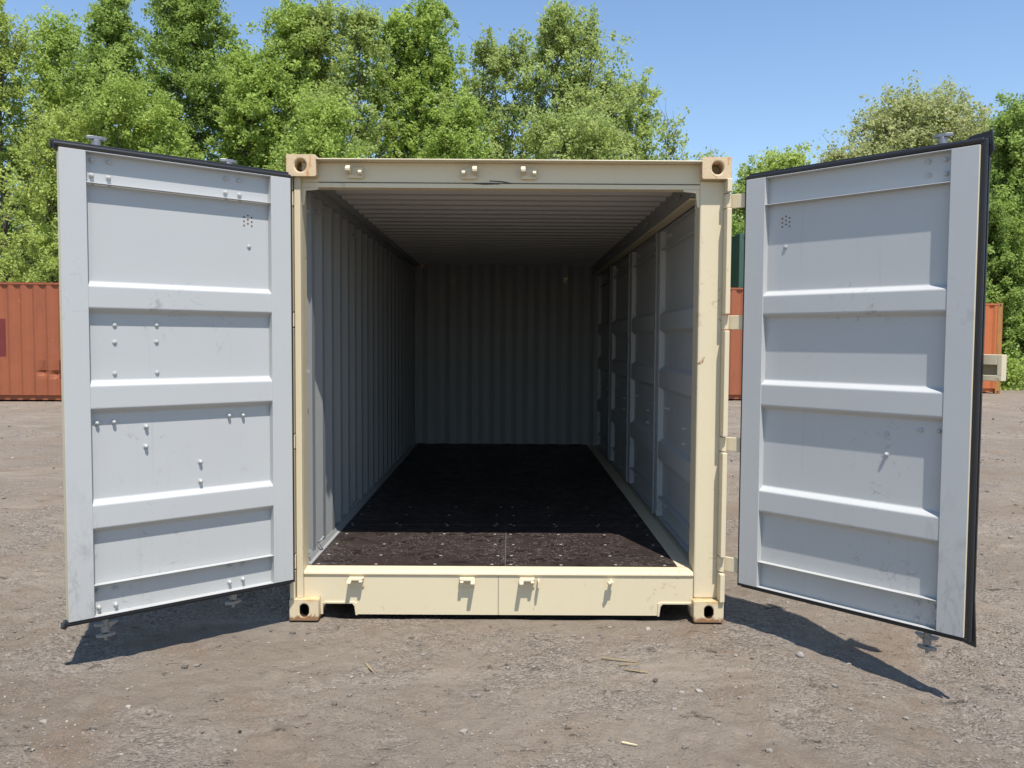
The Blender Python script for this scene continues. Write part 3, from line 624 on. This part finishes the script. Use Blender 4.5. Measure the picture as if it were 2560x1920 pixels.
# hinges, four to a door: blade and pin barrel
def hinge(sx, z0, z1, door, p0, nrm):
    mb = MB(); x0, y0 = sx*1.212, (.040 if sx < 0 else .060); x1, y1 = p0[0]+nrm[0]*.060, p0[1]+nrm[1]*.060
    if sx > 0: x1, y1 = 1.345, -.045
    d = Vector((x1-x0, y1-y0)).normalized(); n_ = Vector((-d.y, d.x))*.006
    mb.prism([(x0+n_.x, y0+n_.y), (x1+n_.x, y1+n_.y), (x1-n_.x, y1-n_.y), (x0-n_.x, y0-n_.y)], 2, z0, z1)
    mb.tube([(x0-sx*.004, y0-.035, z0), (x0-sx*.004, y0-.035, z1)], .016, 12); mb.box(min(sx*1.19, sx*1.214), max(sx*1.19, sx*1.214), .03, .17, z0, z1); o = mb.build('hinge', M_cream, BOX, .003)
for (a, b) in HZ: hinge(1, a, b, RD, (1.288, -.039), (.74, .67)); hinge(-1, a, b, LD, (-1.178, -.070), (-.645, .76))
# side doors closing the right-hand side, inner faces to the left
ribsS = [(1.80, 1.78, 1.665, 1.64), (1.40, 1.375, 1.25, 1.225), (.87, .845, .72, .695)]
SD = leaf(1.425, .290, 2.382, .105, .105, ribsS, 2.245, .440, 1, 'side_door', BOX)
sdb = [(.30, 2.33), (.22, 2.33), (.30, 2.27), (.22, 2.27), (1.20, 2.33), (1.12, 2.33), (1.20, 2.27), (.30, 1.10), (.22, 1.10), (.55, 1.02), (.55, .92), (1.20, 1.10), (1.12, 1.10), (.30, .40), (.22, .40), (1.20, .40), (1.12, .40)]
bolts(SD, 1, sdb); kids = list(SD.children)
SD.rotation_euler = (0, 0, math.pi/2); SD.location = (1.102, .205, 0)
for k in range(1, 4):
    c = copy(SD, BOX, location=(1.102, .205+1.432*k, 0))
    for q in kids: copy(q, c)
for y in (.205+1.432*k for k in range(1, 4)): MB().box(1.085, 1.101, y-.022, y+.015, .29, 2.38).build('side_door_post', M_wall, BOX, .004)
MB().box(1.172, 1.190, .19, 5.95, .262, 2.45).build('side_panel_outer', M_cream, BOX)

# ------------------------------------------------------------- containers behind
def painted(name, col, dk, amt=.35, rust=.5):
    def f(t, b, c):
        v = objco(t); cc = mix(t, noise(t, .8, 4, .6, 0, v), tuple(x*.85 for x in col), tuple(min(1, x*1.12) for x in col))
        st = ramp(t, noise(t, 1, 5, .7, 0, objco(t, (5, 5, .8))), .60-.1*rust, .74); cc = mix(t, math_(t, 'MULTIPLY', st, amt), cc, dk)
        sc_ = ramp(t, noise(t, 7, 5, .7, .6, v), .66, .72); cc = mix(t, math_(t, 'MULTIPLY', sc_, .5), cc, tuple(min(1, x*1.7+.05) for x in col))
        t.links.new(cc, b.inputs['Base Color']); bump(t, b, noise(t, 3, 3, .5, 0, v), .4, .02)
    return mat(name, col, .6, .25, f)
M_red = painted('brick_red_paint', (.315, .100, .048), (.16, .05, .03))
M_red2 = painted('faded_red_paint', (.33, .110, .055), (.20, .06, .035))
M_or = painted('orange_paint', (.50, .150, .055), (.30, .10, .04))
M_orr = painted('rusty_orange_paint', (.42, .19, .06), (.13, .07, .035), .9, 1.4)
M_grn = painted('dark_green_paint', (.055, .115, .085), (.02, .05, .04))
M_patch = painted('dark_red_panel', (.165, .032, .032), (.12, .02, .03), .2)
def box_container(loc, L, Hc, rz, mm, mpost, label, patches=(), dents=(), ph=0.0, rail=.06, botrail=.16):
    T = tag(empty('shipping_container', loc, rz), label, 'shipping container', 'old containers stored at the back of the yard'); Wd = 2.438
    def sheet(name, length, fn, nz=1):
        pr = corrug(.10-ph, length-.10, .31, .036, .085, .07); zs = sorted(set([botrail, Hc-rail] + [z for p_ in patches for z in p_[2:4]] + [d[1]+e for d in dents for e in (-.16, -.05, .0, .06)])); mb = MB(); n = len(pr); mi = []
        xs = [p_[0] for p_ in pr]; offs = [p_[1] for p_ in pr]
        for pt in patches:
            for xx in pt[:2]:
                for i in range(len(xs)-1):
                    if xs[i] < xx < xs[i+1]-1e-6: t = (xx-xs[i])/(xs[i+1]-xs[i]); xs.insert(i+1, xx); offs.insert(i+1, offs[i]+(offs[i+1]-offs[i])*t); break
        n = len(xs); v = []
        for z in zs:
            for x, o_ in zip(xs, offs):
                dd = sum(.07*math.exp(-((x-d[0])/.09)**2-((z-d[1])/.07)**2) for d in dents) if fn == 'f' else 0
                v.append((x, .045-o_+dd, z) if fn == 'f' else (x, o_, z))
        f = []
        for j in range(len(zs)-1):
            for i in range(n-1):
                f.append((j*n+i, j*n+i+1, (j+1)*n+i+1, (j+1)*n+i)); cx, cz = (xs[i]+xs[i+1])/2, (zs[j]+zs[j+1])/2
                mi.append(1 if fn == 'f' and any(p_[0] < cx < p_[1] and p_[2] < cz < p_[3] for p_ in patches) else 0)
        mb.add(v, f, mi); return mb
    sheet('side', L, 'f').build('side_wall', [mm, M_patch], T, fix=False)
    b = sheet('side', L, 'b'); b.xf(Matrix.Translation((0, Wd-.045, 0))).build('side_wall', [mm, mm], T, fix=False)
    for x in (.03, L-.03):
        e = sheet('e', Wd, 'b'); e.xf(Matrix.Translation((x, 0, 0)) @ Matrix.Rotation(math.pi/2, 4, 'Z')).build('end_wall', [mm, mm], T, fix=False)
    MB().box(.1, L-.1, .0, .06, Hc-rail-.004, Hc-.012).build('top_side_rail', mm, T, .004); MB().box(.1, L-.1, Wd-.06, Wd, Hc-rail, Hc-.012).build('top_side_rail', mm, T)
    MB().box(.1, L-.1, .080, .12, .04, botrail).build('bottom_side_rail', mm, T); MB().box(.1, L-.1, Wd-.06, Wd, .03, botrail).build('bottom_side_rail', mm, T)
    for x in (0, L-.06): MB().box(x, x+.06, .1, Wd-.1, Hc-.13, Hc-.01).build('end_rail', mpost, T); MB().box(x, x+.06, .1, Wd-.1, .03, .17).build('end_rail', mpost, T)
    rf = MB(); k = int(L/.209); pts = []
    for i in range(k): x = .12+i*(L-.24)/k; w = (L-.24)/k; pts += [(x, 0), (x+w*.28, .018), (x+w*.62, .018), (x+w*.9, 0)]
    rf.add([(x, y, Hc-.022+o_) for y in (-.004, Wd) for x, o_ in pts], [(i, i+1, len(pts)+i+1, len(pts)+i) for i in range(len(pts)-1)]); rf.build('roof', mm, T, fix=False)
    for x in (0, L-.16):
        for y in (0, Wd-.13):
            MB().box(x, x+.16, y, y+.13, .118, Hc-.118).build('corner_post', mpost, T, .006)
            for z in (0.004, Hc-.118):
                mb = MB(); fy = y-.003 if y == 0 else y+.13+.003; nr = -1 if y == 0 else 1
                mb.box(x-.002, x+.162, y-.002, y+.132, z, z+.116); mb.build('corner_casting', mpost, T, .008)
                MB().tube([(x+.08, y-.004 if y == 0 else y+.134, z+.055), (x+.08, y-.001 if y == 0 else y+.133, z+.055)], .034, 14).build('hole_shade_disc', M_seal, T)  # dark disc on the face, painted for the shade inside a hole
    return T
box_container((-16.2, 16.15, 0), 12.192, 2.93, 0, M_red, M_red, 'brick red corrugated container far back at the left edge with a dark red patch', patches=((3.2, 3.86, 1.10, 2.03), (5.15, 5.6, .56, 1.02)), dents=((4.74, .72), (5.06, .68)))
box_container((5.35, 17.9, 0), 6.058, 3.02, 0, M_red2, M_red2, 'faded red corrugated container seen in the gap by the right door hinges')
box_container((9.30, 21.75, 0), 6.058, 2.82, 0, M_or, M_orr, 'orange container with rusty corner post behind the right door outer edge')
g1 = box_container((7.72, 24, 2.60), 2.438, 2.60, 0, M_grn, M_grn, 'dark green container raised above the faded red one')
# the green one is end-on: replace the short box by a full-length one behind the same corner
for o in list(g1.children): bpy.data.objects.remove(o)
bpy.data.objects.remove(g1)
GZ = 2.62
for z, lab in ((0.0, 'dark green container hidden behind the faded red one, lower of two stacked'), (GZ, 'dark green container stacked high, above the faded red container in the hinge gap')):
    c = box_container((7.72, 36.19, z), 12.192, 2.591, -math.pi/2, M_grn, M_grn, lab)

# ------------------------------------------------------------- trees
def tree(name, x, y, h, cr, base, leafm, n, label, cat='tree', seed=0, leaf=.085, sparse=0.0, trunk_r=None, stems=1, group=None, shape=0.55, tw=1.0):
    """trunk with limbs reaching every leaf clump; crown = many small leaf faces round the clumps"""
    r = np.random.default_rng(seed); T = tag(empty(name, (x, y, -.02)), label, cat, group)
    tr = trunk_r or h*.011; mb = MB(); K = int(165*(1-sparse*.3)*tw*max(.5, cr*cr*(h-base)/24.)**.6); n = int(n*1.9)
    tops = []
    for s_ in range(stems):
        ang = r.uniform(0, 6.28); lean = (0 if stems == 1 else cr*.45); pts = []
        dx, dy = math.cos(ang)*lean, math.sin(ang)*lean*.6; wob = r.uniform(-.12, .12, (8, 2))
        for i in range(8): t = i/7; pts.append((dx*t+wob[i, 0]*t*1.5, dy*t+wob[i, 1]*t*1.5, h*.97*t*(1 if s_ == 0 else .9)))
        mb.tube(pts, [max(.012, tr*(1-.93*i/7)) for i in range(8)], 7); tops.append(np.array(pts))
    C = []; A = []
    ph = r.uniform(0, 6.28, 4)
    for k in range(K):
        t = r.random()**.85; z = base+(h-base)*t
        env = (math.sin(math.pi*min(1, (t*.86+.14)))**shape)*(1-.35*t)
        a = r.uniform(0, 6.28); lob = 1+.22*math.sin(3*a+ph[0]+z*.7)+.18*math.sin(5*a+ph[1]-z*1.3)
        rad = cr*env*lob*(r.uniform(.15, 1)**.5)
        st = tops[r.integers(len(tops))]; ax = np.array([np.interp(z, st[:, 2], st[:, 0]), np.interp(z, st[:, 2], st[:, 1])])
        c = np.array([ax[0]+rad*math.cos(a), ax[1]+rad*math.sin(a), z]); C.append(c); A.append(rad)
        z0 = max(base*.55, z-rad*r.uniform(.7, 1.2)-.3); s0 = np.array([np.interp(z0, st[:, 2], st[:, 0]), np.interp(z0, st[:, 2], st[:, 1]), z0])
        m1 = s0*.5+c*.5+np.array([*r.uniform(-.15, .15, 2), r.uniform(-.25, .05)]); rr = tr*.30*(1-.6*t)+.006
        if k % 3 == 0 or sparse > .3: mb.tube([s0, m1, c, c+(c-m1)*.35], [rr, rr*.7, rr*.4, .004], 4, caps=False)
        if sparse > .25:
            for _ in range(3): e = c+r.normal(0, .35, 3)+np.array([0, 0, .15]); mb.tube([m1*.4+c*.6, (c+e)/2+r.normal(0, .05, 3), e], [rr*.35+.003, .006, .003], 3, caps=False)
    tr_o = mb.build('trunk', M_bark, T, fix=False); tr_o.data.polygons.foreach_set('use_smooth', [True]*len(tr_o.data.polygons))
    C = np.array(C); w = r.uniform(.5, 1.5, K); w /= w.sum(); idx = r.choice(K, n, p=w)
    size = r.uniform(.30, .62, K)*(.66+.2*cr)
    # each clump holds a few sprays of leaves
    J = 7; sp = r.normal(0, 1, (K, J, 3))*np.array([.58, .58, .62])*size[:, None, None]; j = r.integers(0, J, n)
    pos = C[idx] + sp[idx, j] + r.normal(0, 1, (n, 3))*np.array([.20, .20, .20])*size[idx][:, None]
    pos[:, 2] = np.maximum(pos[:, 2], .15)
    nrm = r.normal(0, 1, (n, 3)) + np.array([.15, -.25, .75]); nrm /= np.linalg.norm(nrm, axis=1)[:, None]
    t1 = np.cross(nrm, r.normal(0, 1, (n, 3))); t1 /= np.linalg.norm(t1, axis=1)[:, None]; t2 = np.cross(nrm, t1)
    s_ = leaf*r.uniform(.6, 1.35, n)[:, None]; a, b = t1*s_*.62, t2*s_*.40
    V = np.stack([pos-a, pos-b*.9+nrm*s_*.08, pos+a, pos+b], 1).reshape(-1, 3); F = np.arange(4*n).reshape(n, 4)
    cl = r.normal(.5, .18, K); v = np.clip(cl[idx] + r.normal(0, .2, n), 0, 1)
    o = fastmesh('crown', V, F, leafm, v); o.parent = T
    return T
def spot(px, top, Yt):
    """ground position and height of a thing whose top shows at (px, top) in the 2212-wide view, Yt metres behind the container front"""
    sx, sy = px*1.1573, top*1.1573; D = Yt+4.698; return (sx-1272-6)/2122.8*D, 1.585+(849-sy)/2122.8*D
TR = [  # px, top, Y, half width px, base, material, n, sparse, stems, label
 (15, 15, 27, 95, 2.2, L_yel, 30000, .30, 2, 'tall loose yellow green tree at the left edge with sky gaps'),
 (125, 45, 29, 90, 2.5, L_mid, 30000, .1, 1, 'leafy green tree second from the left edge, lower than its neighbours'),
 (240, -25, 28, 85, 2.4, L_dark, 42000, 0, 1, 'dense deep green tree with a square top, left of the twin-topped one'),
 (400, -45, 28, 100, 2.3, L_dark, 52000, 0, 2, 'broad deep green tree rising over the left door, cut by the top edge'),
 (520, 95, 26, 75, 2.0, L_mid, 28000, .1, 2, 'shorter green tree filling the dip between two tall crowns'),
 (635, -5, 27, 95, 2.2, L_mid, 44000, .05, 1, 'tall fresh green pointed tree above the left corner casting'),
 (745, 15, 27, 90, 2.0, L_olive, 32000, .25, 2, 'olive tinged tree with a wispy top right of the pointed one'),
 (855, 10, 28, 80, 2.4, L_mid, 30000, .1, 1, 'fresh green narrow tree left of the tall middle crown'),
 (935, -15, 28, 80, 2.2, L_mid, 36000, .1, 1, 'tall bright green tree over the middle of the header, last before the dip'),
 (1085, 72, 27, 85, 1.8, L_olive, 26000, .35, 2, 'airy olive green tree right of the dip in the tree line'),
 (1225, 20, 27, 95, 1.8, L_olive, 36000, .35, 3, 'tall many-stemmed olive tree with upright feathery tips'),
 (1345, 150, 27, 85, 1.8, L_olive, 26000, .35, 2, 'rounded lighter green tree sloping down at the right of the row'),
 (1440, 235, 26, 50, 1.6, L_yel, 4200, .75, 2, 'nearly bare twiggy tree at the right end of the row'),
 (1515, 322, 34, 45, 1.6, L_olive, 3500, .6, 2, 'small sparse sapling top just left of the right corner casting'),
 (1000, 190, 23, 80, 1.5, L_mid, 22000, .1, 1, 'low bushy tree peeping over the header in front of the tall crowns'),
 (700, 210, 23, 100, 1.5, L_mid, 26000, .1, 2, 'low bright tree behind the left corner casting'),
 (300, 180, 23, 110, 1.5, L_mid, 32000, .05, 2, 'low leafy tree directly above the left door'),
 (90, 230, 22, 90, 1.6, L_yel, 18000, .3, 2, 'low open tree above the brick red container'),
 (1230, 230, 23, 120, 1.4, L_olive, 24000, .3, 3, 'low olive thicket tree above the right half of the header'),
 (1655, 322, 42, 100, 1.5, L_yel, 26000, .05, 2, 'rounded bright green treetop low above the right door hinge side'),
 (1590, 360, 40, 70, 1.0, L_olive, 16000, .1, 2, 'muted green tree in the gap between container and right door'),
 (1990, 182, 45, 165, 4.0, L_pale, 60000, .28, 3, 'large pale olive tree with a domed crown above the right door'),
 (1835, 290, 44, 80, 3.0, L_pale, 20000, .35, 2, 'smaller pale olive shoulder tree left of the domed one'),
 (2200, 235, 27, 95, .8, L_dark, 52000, .1, 2, 'deep green tree filling the right edge of the view'),
 (2170, 420, 25, 70, .5, L_dark, 30000, .15, 2, 'lower green tree behind the orange container at the right edge'),
 (1570, 470, 30, 60, .4, L_dark, 12000, .0, 2, 'dark bush like tree behind the green container'),
]
for i, (px, top, Yt, hw, base, lm, n, sp_, st, lab) in enumerate(TR):
    n = int(n*(1-.35*sp_))
    x, h = spot(px, top, Yt); cr = hw*1.1573/2122.8*(Yt+4.7)*1.19
    h -= 1.0 if lm is L_pale else .45
    tree('tree', x, Yt + (i*37 % 10)*.12, h, cr, base, lm, n, lab, seed=100+i, group='trees lining the back of the yard', leaf=.0036*(Yt+4.7)*.84, sparse=sp_, stems=st, shape=.5 if sp_ < .3 else .4)
# a farther row, a mass of wood nobody could count
def wood_mass(name, x0, x1, y0, y1, hfn, n, leafm, seed, leaf, label):
    r = np.random.default_rng(seed); K = int((x1-x0)*4.5); cx = r.uniform(x0, x1, K); cy = r.uniform(y0, y1, K); ch = np.array([hfn(a) for a in cx])*r.uniform(.15, 1, K)
    sz = r.uniform(.5, 1.1, K); idx = r.integers(0, K, n); d = r.normal(0, 1, (n, 3))*.55*sz[idx][:, None]*np.array([1, 1, .8])
    pos = np.stack([cx, cy, ch], 1)[idx]+d; pos[:, 2] = np.maximum(pos[:, 2], .05)
    nrm = r.normal(0, 1, (n, 3))+np.array([0, -.2, .8]); nrm /= np.linalg.norm(nrm, axis=1)[:, None]; t1 = np.cross(nrm, r.normal(0, 1, (n, 3))); t1 /= np.linalg.norm(t1, axis=1)[:, None]; t2 = np.cross(nrm, t1)
    s_ = leaf*r.uniform(.6, 1.4, n)[:, None]; a, b = t1*s_*.62, t2*s_*.4; V = np.stack([pos-a, pos-b, pos+a, pos+b], 1).reshape(-1, 3)
    o = fastmesh(name, V, np.arange(4*n).reshape(n, 4), leafm, np.clip(r.normal(.4, .22, n), 0, 1)); return tag(o, label, 'vegetation', kind='stuff')
wood_mass('undergrowth', -26, 8, 30, 33, lambda a: 6.5, 60000, L_dark, 5, .15, 'shady undergrowth between the trunks behind the brick red container')
wood_mass('undergrowth', 9, 40, 29, 34, lambda a: 5.5, 50000, L_dark, 6, .15, 'shady undergrowth behind the orange container at the right')
wood_mass('weeds', 14.0, 26, 23.6, 26.5, lambda a: .9, 16000, L_mid, 7, .09, 'low bright green weeds on the ground right of the orange container')
